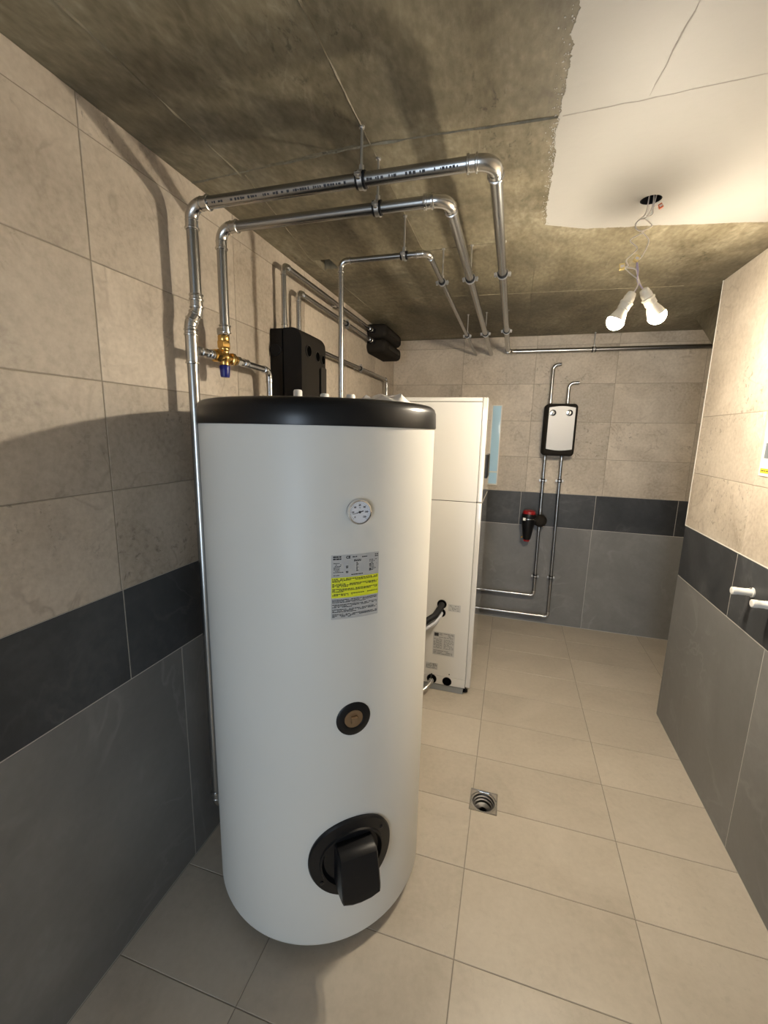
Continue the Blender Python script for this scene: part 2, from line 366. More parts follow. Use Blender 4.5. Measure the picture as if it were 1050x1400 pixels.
# ceiling: cast concrete with ridges left by the formwork, part of it painted
ce = empty('ceiling', (0, 0, 0), kind='structure')
slab = MB().box((-.2, YREAR-.15, H), (XB+.2, .2, H+.2)).build('slab', 'concrete', ce, 0)
HOLE = (1.483, -2.088); HOLE2 = (.142, -1.79)
boolean_cut(slab, [MB().cyl((HOLE[0], HOLE[1], H-.05), (HOLE[0], HOLE[1], H+.07), .034, 24),
                   MB().box((HOLE2[0]-.035, HOLE2[1]-.07, H-.05), (HOLE2[0]+.045, HOLE2[1]+.05, H+.06))])
def ridge(pts, w_, d):
    b = MB(); k = len(pts)
    for i in range(k-1):
        (x0, y0), (x1, y1) = pts[i], pts[i+1]
        L = Vector((x1-x0, y1-y0, 0)); n = max(2, int(L.length/.035)); t = L.normalized(); s = Vector((-t.y, t.x, 0))
        pv = None
        for j in range(n+1):
            c = Vector((x0, y0, H))+L*(j/n)+s*random.uniform(-.0012, .0012); ww = w_*random.uniform(.5, 1.2); dd = d*random.uniform(.35, 1.15)
            row = [c+s*ww+Vector((0,0,.002)), c-s*ww+Vector((0,0,.002)), c+Vector((0,0,-dd))]
            if pv: b.add(pv+row, [(0,3,5,2),(1,2,5,4)])
            pv = row
    return b.build('formwork_ridge', 'concrete', ce)
ridge([(.64, -5.2), (.64, -2.60)], .004, .004)
ridge([(.64, -2.58), (.64, -1.86)], .003, .003)
ridge([(.18, -3.3), (.185, -2.56)], .004, .004)
ridge([(.0, -2.562), (.64, -2.60), (1.14, -2.585)], .005, .005)
ridge([(.3, -2.585), (.6, -2.606)], .009, .003)
ridge([(.62, -1.85), (1.02, -1.868)], .003, .003)
ridge([(.2, -2.56), (.10, -1.9), (.12, -.9)], .003, .003)
ridge([(1.127, -1.86), (1.13, -.4)], .003, .002)
ridge([(.3, -1.2), (1.9, -1.1)], .003, .002)
# painted patch: a thin coat of white with a ragged brushed edge
def ragged(p, q, n, amp):
    out = []; d = Vector((q[0]-p[0], q[1]-p[1])); s = Vector((-d.y, d.x)).normalized(); n = int(n*2.4); lo_ = hi_ = 0.
    for i in range(n):
        lo_ = lo_*.93+random.uniform(-1, 1)*.30; hi_ = hi_*.45+random.uniform(-1, 1)*.5
        k = s*amp*(lo_+hi_*.55)*min(1, i/4, (n-i)/4); out.append((p[0]+d.x*i/n+k.x, p[1]+d.y*i/n+k.y))
    return out
poly = ragged((1.155, -4.9), (1.15, -2.9), 40, .005)+ragged((1.15, -2.9), (1.142, -2.59), 40, .006)+ragged((1.142, -2.59), (1.147, -1.985), 70, .006) \
     + ragged((1.147, -1.985), (1.30, -1.915), 12, .003)+ragged((1.30, -1.915), (1.577, -1.878), 30, .005)+ragged((1.577, -1.878), (XR-.012, -1.80), 35, .004)+[(XR-.012, -4.9)]
poly = poly[::-1] if False else poly
pp = MB().prism(poly, H-.0009, H+.001).build('paint_coat', 'white_paint', ce, 0)
boolean_cut(pp, [MB().cyl((HOLE[0], HOLE[1], H-.05), (HOLE[0], HOLE[1], H+.05), .0335, 24)])
flecks = MB()
for i in range(260):
    y = random.uniform(-3.0, -2.0) if random.random() < .6 else random.gauss(-2.5, .06); x = 1.146-abs(random.gauss(0, .009))-.001; s = random.uniform(.0005, .0016)
    flecks.box((x-s, y-s*1.5, H-.0007), (x+s, y+s*1.5, H+.0005))
tag(flecks.build('paint_fleck', 'white_paint', ce, 0), kind='stuff')
def crack(pts, w_=.0016):
    b = MB(); pts = [Vector((x+random.uniform(-.002, .002), y+random.uniform(-.002, .002), H-.0012)) for x, y in pts]
    for p, q in zip(pts[:-1], pts[1:]):
        ww = w_*random.uniform(.5, 1.3); d = (q-p).normalized(); s = Vector((-d.y, d.x, 0))*ww
        b.add([p-s, q-s, q+s, p+s, p-s+Vector((0,0,.003)), q-s+Vector((0,0,.003)), q+s+Vector((0,0,.003)), p+s+Vector((0,0,.003))], [(0,3,2,1),(4,5,6,7),(0,1,5,4),(1,2,6,5),(2,3,7,6),(3,0,4,7)])
    return b.build('crack', 'grout_dark', ce, 0)
crack([(1.15+i*.035, -2.582-.028*(i/13)) for i in range(27)])
crack([(1.342+i*.003, -2.605-i*.03) for i in range(10)])
crack([(1.155+i*.003, -2.0+i*.01) for i in range(2)])
bx = MB(); bx.ring((HOLE[0], HOLE[1], H+.033), (0,0,1), .031, .0335, .066, 24); bx.cyl((HOLE[0], HOLE[1], H+.066), (HOLE[0], HOLE[1], H+.069), .0335, 24)
bx.build('junction_box', 'rubber', ce)
hb = MB(); hb.box((HOLE2[0]-.034, HOLE2[1]-.069, H+.05), (HOLE2[0]+.044, HOLE2[1]+.049, H+.058)); hb.build('recess_lining', 'cabinet_grey', ce, 0)
# sloping concrete underside of the stair in the alcove
st = MB(); prof = [(-.385, H), (-1.10, H), (-1.10, H-.49), (-.60, H-.145)]
st.prism(prof, 2.2, 2.98, Matrix(((0,0,1,0),(1,0,0,0),(0,1,0,0),(0,0,0,1))))
tag(st.build('stair_soffit', 'concrete', None, 0), kind='structure')

# ------------------------------------------------------------------ pipes
def vec(a): return Vector(a)
def pipe_run(name, label, pts, r, bend=None, group=None, mat='steel_pipe', fit='steel_bright', sleeve=1.5, cat='pipe', couplings=(), end_ring=()):
    pts = [Vector(p) for p in pts]; bend = bend or 3.0*r
    group = group or {'heating_pipe': 'steel pipes under the ceiling', 'connecting_pipe': 'pipes at the brass valve', 'wall_pipe': 'steel pipes along the left wall', 'stub_pipe': 'open stubs above the pump station', 'return_pipe': 'pipes below the pump station'}.get(name)
    base = min(pts, key=lambda p: p.z); root = empty(name, base, label, cat, group)
    n = len(pts); cuts = []          # for every inner point: (start, end) of the bend
    for i in range(1, n-1):
        d1 = (pts[i]-pts[i-1]).normalized(); d2 = (pts[i+1]-pts[i]).normalized(); th = d1.angle(d2); L = bend*math.tan(th/2)
        a = pts[i]-d1*L; b = pts[i]+d2*L; cuts.append((a, b))
        c = pts[i]+(d2-d1).normalized()*(bend/math.cos(th/2)); arc = []
        axis = d1.cross(d2).normalized(); m = 9
        for k in range(m+1): arc.append(c+Matrix.Rotation(th*k/m, 3, axis) @ (a-c))
        e = MB(); sl = sleeve*r
        e.tube([a-d1*sl]+arc+[b+d2*sl], r*1.10, 18)
        for p, d in ((a-d1*sl*.9, -d1), (b+d2*sl*.9, d2)):
            e.turned(p-d*r*.22, d, [(r*1.12, 0), (r*1.27, r*.08), (r*1.30, r*.22), (r*1.27, r*.36), (r*1.12, r*.44)], 18)
        for p, d in ((a, -d1), (b, d2)):
            e.turned(p-d*r*.10, d, [(r*1.10, 0), (r*1.17, r*.1), (r*1.10, r*.2)], 18)
        e.build('elbow', fit, root)
    starts = [pts[0]]+[c[1] for c in cuts]; ends = [c[0] for c in cuts]+[pts[-1]]
    for a, b in zip(starts, ends):
        if (b-a).length > .002: MB().cyl(a, b, r, 20).build('pipe_length', mat, root)
    for p, d, ln in couplings:
        p = Vector(p); d = Vector(d).normalized(); e = MB()
        e.turned(p-d*ln/2, d, [(r*1.02, 0), (r*1.28, r*.1), (r*1.30, r*.3), (r*1.12, r*.42), (r*1.12, ln-r*.42), (r*1.30, ln-r*.3), (r*1.28, ln-r*.1), (r*1.02, ln)], 20)
        e.build('coupling', fit, root)
    return root
Y1, Y2, Y3 = -2.675, -2.535, -2.20; X1, X2, X3 = .995, .858, .733
p1 = pipe_run('heating_pipe', 'thick steel pipe rising beside the tank, topmost run under the ceiling to back wall',
    [(.064, -2.50, .19), (.064, -2.687, .19), (.064, -2.687, 2.005), (.079, -2.672, 2.045), (.079, Y1, 2.352), (X1, Y1, 2.352), (X1, -.05, 2.352), (2.9, -.05, 2.352)], .0175, .042,
    couplings=[((.064, -2.687, 1.935), (0,0,1), .11), ((.079, -2.672, 2.075), (0,0,1), .045), ((.94, Y1, 2.352), (1,0,0), .03)])
p2 = pipe_run('heating_pipe', 'thick steel pipe above the brass valve, second run under the ceiling',
    [(.082, Y2, 2.01), (.082, Y2, 2.345), (X2, Y2, 2.345), (X2, -.012, 2.345)], .0165, .042, couplings=[((.082, Y2, 2.02), (0,0,1), .03), ((.80, Y2, 2.345), (1,0,0), .03)])
p3 = pipe_run('heating_pipe', 'thin steel pipe rising behind the tank, innermost run under the ceiling',
    [(.378, -2.165, .9), (.378, -2.165, 2.342), (.378, Y3, 2.342)][:1]+[(.378, Y3+.02, 2.342), (X3, Y3+.02, 2.342), (X3, -.012, 2.342)], .0105, .026,
    couplings=[((.70, Y3+.02, 2.342), (1,0,0), .03)])
# dark print along the pipes
def pipe_print(parent, p, q, r, nrm, side, n):
    b = MB(); p = Vector(p); q = Vector(q); d = (q-p).normalized(); nrm = Vector(nrm).normalized(); t = d.cross(nrm)
    L = (q-p).length; x = 0
    while x < L:
        wd = random.uniform(.003, .008)
        if random.random() < .72:
            for row in (0,):
                c = p+d*x; hh = .0035*random.uniform(.6, 1)
                pts = []
                for a in (-hh, hh):
                    dirn = (nrm*math.cos(a/r)+t*math.sin(a/r))
                    for k in (0, wd): pts.append(c+d*k+dirn*(r+.0004))
                b.add(pts, [(0,1,3,2)])
        x += wd+random.uniform(.001, .005)
    tag(b.build('print', 'print_black', parent, 0), kind='stuff')
pipe_print(p1, (.14, Y1, 2.352), (.60, Y1, 2.352), .0175, (0, -1, -.55), 1, 50)
pipe_print(p1, (.66, Y1, 2.352), (.91, Y1, 2.352), .0175, (0, -1, -.55), 1, 50)

def hanger(name, label, p, axis, r, toward, dist, group, rodr=.004, rub=True):
    """pipe clamp: rubber-lined band round the pipe, two ears with screws, threaded rod to the ceiling or wall"""
    p = Vector(p); ax = Vector(axis).normalized(); to = Vector(toward).normalized(); sd = ax.cross(to)
    root = empty(name, p, label, 'pipe clamp', group)
    MB().ring(p, ax, r*1.005, r+.0042, .027, 24).build('rubber_lining', 'rubber', root)
    b = MB(); b.ring(p, ax, r+.0040, r+.0060, .013, 24)
    for s in (1, -1):
        for t_ in (1, -1):
            c = p+sd*s*(r+.011)+to*t_*.0022
            b.box((-.007, -.0085, -.001), (.007, .0085, .001), axes(c, sd, ax, to))
    b.build('clamp_band', 'zinc', root)
    for s in (1, -1):
        c = p+sd*s*(r+.012); e = MB(); e.cyl(c-to*.011, c+to*.008, .0024, 8); e.cyl(c-to*.011, c-to*.007, .0055, 6); e.build('screw', 'zinc', root)
    e = MB(); e.cyl(p+to*(r+.005), p+to*(r+.018), .0075, 6); e.build('nut', 'zinc', root)
    e = MB(); e.cyl(p+to*(r+.006), p+to*dist, rodr, 10); e.build('rod', 'zinc', root)
    e = MB(); e.cyl(p+to*(dist-.004), p+to*dist, .008, 12); e.build('anchor_washer', 'zinc', root)
    return root
UPV = (0,0,1); CG = 'ceiling pipe clamps'
hanger('pipe_clamp', 'clamp on a ceiling rod, nearest one, on the topmost thick pipe', (.640, Y1, 2.352), (1,0,0), .0175, UPV, H-2.352, CG)
hanger('pipe_clamp', 'clamp on a ceiling rod on the second thick pipe above the tank', (.643, Y2, 2.345), (1,0,0), .0165, UPV, H-2.345, CG)
hanger('pipe_clamp', 'clamp on a ceiling rod on the thin crosswise pipe', (.638, Y3+.02, 2.342), (1,0,0), .0105, UPV, H-2.342, CG)
hanger('pipe_clamp', 'front clamp on the rightmost pipe running to the back wall', (X1, -1.872, 2.352), (0,1,0), .0175, UPV, H-2.352, CG)
hanger('pipe_clamp', 'front clamp on the middle pipe running to the back wall', (X2, -1.863, 2.345), (0,1,0), .0165, UPV, H-2.345, CG)
hanger('pipe_clamp', 'front clamp on the leftmost thin pipe running to the back wall', (X3, -1.853, 2.342), (0,1,0), .0105, UPV, H-2.342, CG)
hanger('pipe_clamp', 'rear clamp near the back wall on the rightmost ceiling pipe', (X1, -.81, 2.352), (0,1,0), .0175, UPV, H-2.352, CG)
hanger('pipe_clamp', 'rear clamp near the back wall on the middle ceiling pipe', (X2, -.784, 2.345), (0,1,0), .0165, UPV, H-2.345, CG)
hanger('pipe_clamp', 'rear clamp near the back wall on the leftmost thin ceiling pipe', (X3, -.754, 2.342), (0,1,0), .0105, UPV, H-2.342, CG)
hanger('pipe_clamp', 'clamp under the bulbs on the horizontal pipe along the back wall', (1.645, -.05, 2.352), (1,0,0), .0175, UPV, H-2.352, CG)

# ------------------------------------------------------------------ brass mixing valve between the two risers
VZ = 1.925; VX = .075; VY = -2.535
vt = empty('mixing_valve', (VX, VY, VZ-.07), 'brass mixing valve with dark blue cap hanging under the second riser', 'valve')
b = MB(); b.turned((VX, VY, VZ-.030), (0,0,1), [(.013, 0), (.017, .004), (.017, .02), (.021, .026), (.021, .036), (.016, .042), (.016, .052), (.0185, .055), (.0185, .06)], 20)
b.build('body', 'brass', vt)
b = MB(); b.turned((VX, VY-.034, VZ), (0,1,0), [(.014, 0), (.014, .068)], 18); b.build('crossbar', 'brass', vt)
b = MB(); b.turned((VX, VY, VZ+.030), (0,0,1), [(.021, 0), (.0235, .003), (.0235, .023), (.021, .026)], 6); b.build('union_nut', 'brass', vt)
b = MB(); b.turned((VX, VY, VZ+.056), (0,0,1), [(.019, 0), (.020, .003), (.020, .016), (.018, .02)], 20); b.build('thread_ring', 'brass', vt)
b = MB(); b.turned((VX, VY, VZ+.074), (0,0,1), [(.020, 0), (.0235, .003), (.0235, .020), (.019, .025)], 6); b.build('steel_nut', 'steel_pipe', vt)
for s in (-1, 1):
    b = MB(); b.turned((VX, VY+s*.030, VZ), (0,s,0), [(.019, 0), (.0235, .003), (.0235, .020), (.021, .023)], 6); b.build('union_nut', 'brass', vt)
    b = MB(); b.turned((VX, VY+s*.052, VZ), (0,s,0), [(.016, 0), (.0175, .002), (.0175, .010), (.0155, .012)], 18); b.build('thread_ring', 'brass', vt)
b = MB(); b.turned((VX, VY, VZ-.028), (0,0,-1), [(.0175, 0), (.0185, .003), (.0165, .034), (.0145, .040)], 20); b.build('cap', 'blue_plastic', vt)
br = pipe_run('connecting_pipe', 'short steel connecting pipe from the left riser into the brass valve',
    [(.066, -2.662, VZ), (VX, VY-.058, VZ)], .0125, couplings=[((.070, -2.64, VZ), (0,1,0), .03), ((.073, -2.605, VZ), (0,1,0), .02)])
b = MB(); b.turned((.0735, -2.60, VZ), (0,1,0), [(.013, 0), (.0175, .002), (.0175, .020), (.014, .022)], 6); b.build('steel_nut', 'steel_bright', br)
b = MB(); b.turned((.066, -2.665, VZ), (0,1,0), [(.0165, 0), (.0165, .009), (.014, .011)], 18); b.build('tee_outlet', 'steel_bright', br)
br2 = pipe_run('connecting_pipe', 'steel pipe leaving the brass valve and bending down behind the tank',
    [(VX, VY+.058, VZ), (.068, -2.225, VZ-.004), (.068, -2.225, .9)], .0125, .030, couplings=[((VX, VY+.125, VZ), (0,1,0), .028)])
b = MB(); b.turned((VX, VY+.066, VZ), (0,1,0), [(.014, 0), (.0175, .002), (.0175, .022), (.014, .024)], 6); b.build('steel_nut', 'steel_bright', br2)

# ------------------------------------------------------------------ left wall: pump unit and pipes to the back
WG = 'wall pipe clamps'
PA, PB = -2.055, -1.915
pa = pipe_run('wall_pipe', 'upper of the two steel pipes from the black pump unit along left wall', [(.05, PA, 2.11), (.05, PA, 2.40), (.05, -.70, 2.40)], .0115, .026, couplings=[((.05, PA, 2.135), (0,0,1), .028), ((.05, -.83, 2.40), (0,1,0), .05)])
pb = pipe_run('wall_pipe', 'lower of the two steel pipes from the black pump unit along left wall', [(.05, PB, 2.11), (.05, PB, 2.328), (.05, -.70, 2.328)], .0115, .026, couplings=[((.05, -.83, 2.328), (0,1,0), .05)])
pc = pipe_run('wall_pipe', 'lowest steel pipe on the left wall bending down near the back corner', [(.05, -1.86, 2.10), (.05, -.375, 2.10), (.05, -.375, .9)], .0115, .026)
for nm, z, y in (('upper', 2.40, -1.40), ('lower', 2.328, -1.28)):
    hanger('pipe_clamp', 'wall clamp behind the thin riser on the %s left-wall pipe' % nm, (.05, y, z), (0,1,0), .0115, (-1,0,0), .05, WG)
hanger('pipe_clamp', 'wall clamp on the lowest left-wall pipe near the corner', (.05, -1.02, 2.10), (0,1,0), .0115, (-1,0,0), .05, WG)

# black pump unit on the left wall (two foam half shells with a bowed face)
BW0, BW1, BZ0, BZ1 = -2.10, -1.845, 1.70, 2.125
bc = (BW0+BW1)/2; bw = BW1-BW0; bh = BZ1-BZ0
pu = empty('pump_unit', (0.001, bc, BZ0), 'black foam-cased pump unit with three round holes, on left wall behind tank', 'pump unit')
Mx = axes((0.0, bc, (BZ0+BZ1)/2), (0,1,0), (0,0,1), (1,0,0))
MB().soft(bw, bh, .002, .062, .012, .004, Mx).build('rear_shell', 'black_foam', pu)
MB().soft(bw-.016, bh-.016, .060, .070, .010, .002, Mx).build('joint_groove', 'hole_black', pu)
def bowed(w_, h, z0, zt, Mx, top_in=.055, n=10):
    """front shell: straight sides, top edge curving back, slightly bowed face"""
    prof = [(-h/2, z0)]
    prof += [(-h/2, zt-.006), (-h/2+.006, zt)]
    prof += [(h/2-top_in, zt)]
    for k in range(1, n+1):
        a = PI/2*k/n; prof.append((h/2-top_in+top_in*math.sin(a), zt-.055+.055*math.cos(a)))
    prof += [(h/2, z0)]
    b = MB(); m = len(prof); xs = [-.5, -.485, -.3, 0, .3, .485, .5]; vs_ = []
    for x in xs:
        k = 1-(2*abs(x))**2*.05 if abs(x) < .499 else .93
        for y, z in prof: vs_.append((x*w_, y*(1 if abs(x) < .499 else .985), z0+(z-z0)*k))
    fs = [tuple(range(m)), tuple(range((len(xs)-1)*m, len(xs)*m))[::-1]]
    for i in range(len(xs)-1):
        for j in range(m): fs.append((i*m+j, (i+1)*m+j, (i+1)*m+(j+1) % m, i*m+(j+1) % m))
    return b.add(vs_, fs, Mx)
fs_ = bowed(bw, bh, .068, .165, Mx).build('front_shell', 'black_foam', pu)
for ky, kz, kr in ((-.072, .118, .025), (.020, .108, .023), (.082, .103, .021)):
    e = MB(); e.turned((.162, bc+ky, (BZ0+BZ1)/2+kz), (1,0,0), [(kr+.002, 0), (kr+.002, .0062), (kr*.97, .0072), (kr*.90, .001), (kr*.9, -.03)], 24); h_ = e.build('gauge_hole', 'foam_edge', fs_)
    MB().cyl((.1600, bc+ky, (BZ0+BZ1)/2+kz), (.1685, bc+ky, (BZ0+BZ1)/2+kz), kr*.9, 24).build('hole_shadow', 'hole_black', fs_)
MB().box((.155, bc+.045, BZ0+.02), (.1675, bc+.052, BZ0+.27)).build('face_slot', 'hole_black', fs_, 0)
MB().soft(.06, .27, 0, .008, .006, .003, axes((.162, bc+.087, BZ0+.145), (0,1,0), (0,0,1), (1,0,0))).build('grip_panel', 'foam_edge', fs_)
MB().cyl((.03, BW0-.010, 2.03), (.03, BW0+.004, 2.03), .026, 20).build('side_knob', 'rubber', pu)
# black insulation case lying on the wall in the far corner
ic = empty('insulation_case', (0.001, -.53, 2.25), 'black oblong foam case in two halves high in the far left corner', 'insulation')
for nm, zc, hh in (('upper_half', 2.405, .10), ('lower_half', 2.30, .098)):
    o = MB().soft(.46, hh, .004, .15, .045, .035, axes((0, -.53, zc), (0,1,0), (0,0,1), (1,0,0)), 8).build(nm, 'black_foam', ic)
    MB().soft(.30, .03, .145, .156, .012, .004, axes((0, -.53, zc), (0,1,0), (0,0,1), (1,0,0)), 5).build('raised_rib', 'foam_edge', o)
    MB().turned((.05, -.79, zc-.003 if zc > 2.35 else zc+.027), (0,1,0), [(.018, 0), (.02, .004), (.02, .04)], 18).build('pipe_collar', 'rubber', ic)

# ------------------------------------------------------------------ white storage tank
TX, TY, TR = .468, -2.57, .38; A0 = R_(-51.3)
tk = empty('storage_tank', (TX, TY, 0), 'tall white cylindrical hot-water tank with black lid in the foreground', 'water tank')
b = MB(); b.lathe([(TR-.05, .052), (TR-.014, .050), (TR-.004, .055), (TR, .066), (TR, .9), (TR, 1.692)], Matrix.Translation((TX, TY, 0)), 128); b.build('shell', 'tank_white', tk, 50)
lid = MB(); lid.lathe([(TR-.01, 1.688), (TR+.0035, 1.688), (TR+.0045, 1.692), (TR+.003, 1.735), (TR-.002, 1.748), (TR-.012, 1.756), (TR-.03, 1.760), (.001, 1.764)], Matrix.Translation((TX, TY, 0)), 128)
lo = lid.build('lid', 'black_cap', tk, 50)
for a in (30, 150, 270):
    x = TX+.27*math.cos(R_(a)); y = TY+.27*math.sin(R_(a))
    MB().turned((x, y, 0), (0,0,1), [(.03, 0), (.03, .012), (.012, .016), (.012, .054)], 16).build('foot', 'rubber', tk)
def TP(s, z, h, r=None):
    a = A0+s/TR; q = TR+h; return Vector((TX+q*math.cos(a), TY+q*math.sin(a), z))
NV = Vector((math.cos(A0), math.sin(A0), 0)); TV = Vector((-math.sin(A0), math.cos(A0), 0))
def patch(mb, s0, s1, z0, z1, h, n=10):
    vs_ = []; 
    for i in range(n+1):
        s = s0+(s1-s0)*i/n; vs_ += [TP(s, z0, h), TP(s, z1, h)]
    return mb.add(vs_, [(2*i, 2*i+2, 2*i+3, 2*i+1) for i in range(n)])
def curved_disc(mb, sc, zc, rings, n=48):
    vs_ = []; fs = []
    for r, h in rings:
        for i in range(n): a = 2*PI*i/n; vs_.append(TP(sc+r*math.cos(a), zc+r*math.sin(a), h))
    for k in range(len(rings)-1):
        for i in range(n): j = (i+1) % n; fs.append((k*n+i, k*n+j, (k+1)*n+j, (k+1)*n+i))
    fs.append(tuple(range((len(rings)-1)*n, len(rings)*n)))
    return mb.add(vs_, fs)
# thermometer
gs, gz = .006, 1.467
gc = TP(gs, gz, 0); gn = (gc-Vector((TX, TY, gz))).normalized(); gt = Vector((-gn.y, gn.x, 0))
b = MB(); b.turned(gc-gn*.004, gn, [(.031, 0), (.0325, .004), (.0325, .014)], 40); gb_ = b.build('thermometer', 'black_plastic', tk)
b = MB(); b.turned(gc+gn*.006, gn, [(.0322, 0), (.034, .001), (.0343, .006), (.0325, .0095), (.0290, .0105), (.0278, .0085), (.0278, .006)], 40); b.build('bezel', 'chrome', gb_)
MB().cyl(gc+gn*.008, gc+gn*.0130, .0282, 40).build('dial', 'dial_white', gb_)
DM = lambda x, y, h=.0133: gc+gn*h+gt*x+Vector((0,0,1))*y
nb = MB()
for i in range(7):
    a = R_(225-45*i); text_mesh(str(20*i), .0064, axes(DM(.0185*math.cos(a), .0185*math.sin(a)), gt, (0,0,1), gn), nb, bold=.0003)
text_mesh('°C', .0042, axes(DM(0, .0115), gt, (0,0,1), gn), nb, bold=.0002)
for i in range(25):
    a = R_(225-270*i/24); c, s = math.cos(a), math.sin(a); r0 = .0232 if i % 4 else .0222; ww = .00025 if i % 4 else .0004
    nb.add([DM(r0*c-ww*s, r0*s+ww*c), DM(r0*c+ww*s, r0*s-ww*c), DM(.0255*c+ww*s, .0255*s-ww*c), DM(.0255*c-ww*s, .0255*s+ww*c)], [(0,1,2,3)])
tag(nb.build('scale_print', 'print_black', gb_, 0), kind='stuff')
nd = MB(); a = R_(195); c, s = math.cos(a), math.sin(a)
def nq(r, ww): return [DM(r*c-ww*s, r*s+ww*c, .0140), DM(r*c+ww*s, r*s-ww*c, .0140)]
q = nq(-.0105, .0014)+nq(.0, .0011)+nq(.021, .0005); nd.add([q[0],q[1],q[3],q[2]], [(0,1,2,3)]); nd.add([q[2],q[3],q[5],q[4]], [(0,1,2,3)])
nd.cyl(DM(0, 0, .0133), DM(0, 0, .0150), .0031, 16); nd.build('needle', 'print_black', gb_, 0)
# type plate
s0, s1 = -.0665, .0705; LB = MB(); patch(LB, s0, s1, 1.167, 1.350, .0006); lab = LB.build('type_plate', 'label_silver', tk, 60)
yb = MB(); patch(yb, s0+.0005, s1-.0005, 1.229, 1.287, .0011); yb.build('warning_band', 'label_yellow', lab, 60)
pr = MB()
def dashes(mb, sa, sb, z, hh, p=.82, wlo=.002, whi=.007, h=.0016):
    x = sa
    while x < sb:
        wd = min(random.uniform(wlo, whi), sb-x)
        if random.random() < p: mb.add([TP(x, z-hh, h), TP(x+wd, z-hh, h), TP(x+wd, z+hh, h), TP(x, z+hh, h)], [(0,1,2,3)])
        x += wd+random.uniform(.0006, .0016)
for blk in range(4):
    for r in range(3 if blk < 3 else 2): dashes(pr, s0+.003, s1-.004 if r < (2 if blk < 3 else 1) else s0+.03+.03*random.random(), 1.2825-blk*.0142-r*.0036, .00105, .9)
    for r in range(3): dashes(pr, s0+.003, s1-.004 if r < 2 else s0+.05+.06*random.random(), 1.2235-blk*.0140-r*.0036, .00085, .85)
for r in range(9): dashes(pr, s0+.006, s0+.034-.012*random.random(), 1.327-r*.0042, .0008, .8)
for r in range(8): dashes(pr, s1-.030, s1-.006-.008*random.random(), 1.330-r*.0042, .0008, .8)
for z, hh in ((1.345, .0019), (1.339, .0019)): dashes(pr, s0+.005, s0+.027, z, hh, 1, .006, .009)
for sa, sb, z in ((s0+.058, s0+.072, 1.343), (s0+.085, s0+.10, 1.341), (s1-.013, s1-.003, 1.344), (s1-.013, s1-.003, 1.339)): dashes(pr, sa, sb, z, .0012, 1)
for z in (1.334, 1.331): dashes(pr, s0+.062, s0+.082, z, .001)
for k in range(6): dashes(pr, s0+.069, s0+.073+.002*(k % 2), 1.326-k*.0045, .0012, 1)
for k, sx in ((0, .040), (1, .107)):
    for z in (1.318, 1.314, 1.303, 1.300): dashes(pr, s0+sx, s0+sx+.006, z, .0012, 1)
dashes(pr, s0+.055, s0+.088, 1.2935, .0012, .95)
def ce_map(v): return TP(s0+.046+v.x, 1.3425+v.y, .0016)
text_mesh('CE', .0100, ce_map, pr, bold=.0004)
tag(pr.build('plate_print', 'print_black', lab, 0), kind='stuff')
# plug socket at mid height
b = MB(); curved_disc(b, .0, .853, [(.052, -.002), (.052, .002), (.049, .004), (.031, .003), (.0295, .0012), (.018, .0012), (.002, .0012)], 40); sk = b.build('plug_rosette', 'black_plastic', tk)
sc_ = TP(0, .853, 0); sn = NV
curved_disc_plug = MB(); curved_disc(curved_disc_plug, .0, .853, [(.0280, .0005), (.0275, .0024), (.018, .0024), (.002, .0024)], 32); curved_disc_plug.build('plug', 'bronze', sk)
MB().box((-.009, -.009, 0), (.009, .009, .012), axes(sc_, TV, (0,0,1), NV)).build('square_head', 'bronze', sk, 0)
# flange with heater hood
b = MB(); curved_disc(b, .0, .380, [(.136, -.004), (.136, .006), (.131, .011), (.102, .012), (.099, .017), (.094, .017), (.091, .011), (.088, .005), (.066, .005), (.044, .005), (.022, .005), (.002, .005)], 64); fg = b.build('flange_cover', 'black_plastic', tk, 35)
for a in (35, 215):
    c = TP(.115*math.cos(R_(a)), .380+.115*math.sin(R_(a)), .011); b = MB(); b.turned(c, NV, [(.006, 0), (.006, .003), (.004, .0045)], 14); b.build('screw', 'black_cap', fg)
hd = MB(); hw0, hw1 = -.057, .062
prof = [(.442, -.03), (.445, .035), (.442, .052), (.434, .062), (.40, .073), (.34, .092), (.325, .094), (.315, .088), (.305, .06), (.30, -.03)]
xs = [hw0, hw0+.004, hw0+.03, 0, hw1-.03, hw1-.004, hw1]; vs_ = []; m = len(prof)
for i, s in enumerate(xs):
    e = {0: .006, 6: .006, 1: .001, 5: .001}.get(i, 0); mid = 1-((s-.0025)/.06)**2
    for z, h in prof:
        zz = z-(e if z > .4 else -e)-(.012*mid if z < .33 else 0)+(.003*mid if z > .43 else 0)
        vs_.append(Vector((TX, TY, 0))+NV*(TR+h-(e if h > 0 else 0))+TV*s+Vector((0,0,zz)))
fs = [tuple(range(m)), tuple(range(6*m, 7*m))[::-1]]
for i in range(6):
    for j in range(m): fs.append((i*m+j, (i+1)*m+j, (i+1)*m+(j+1) % m, i*m+(j+1) % m))
hd.add(vs_, fs); hd.build('heater_hood', 'black_plastic', fg, 30)
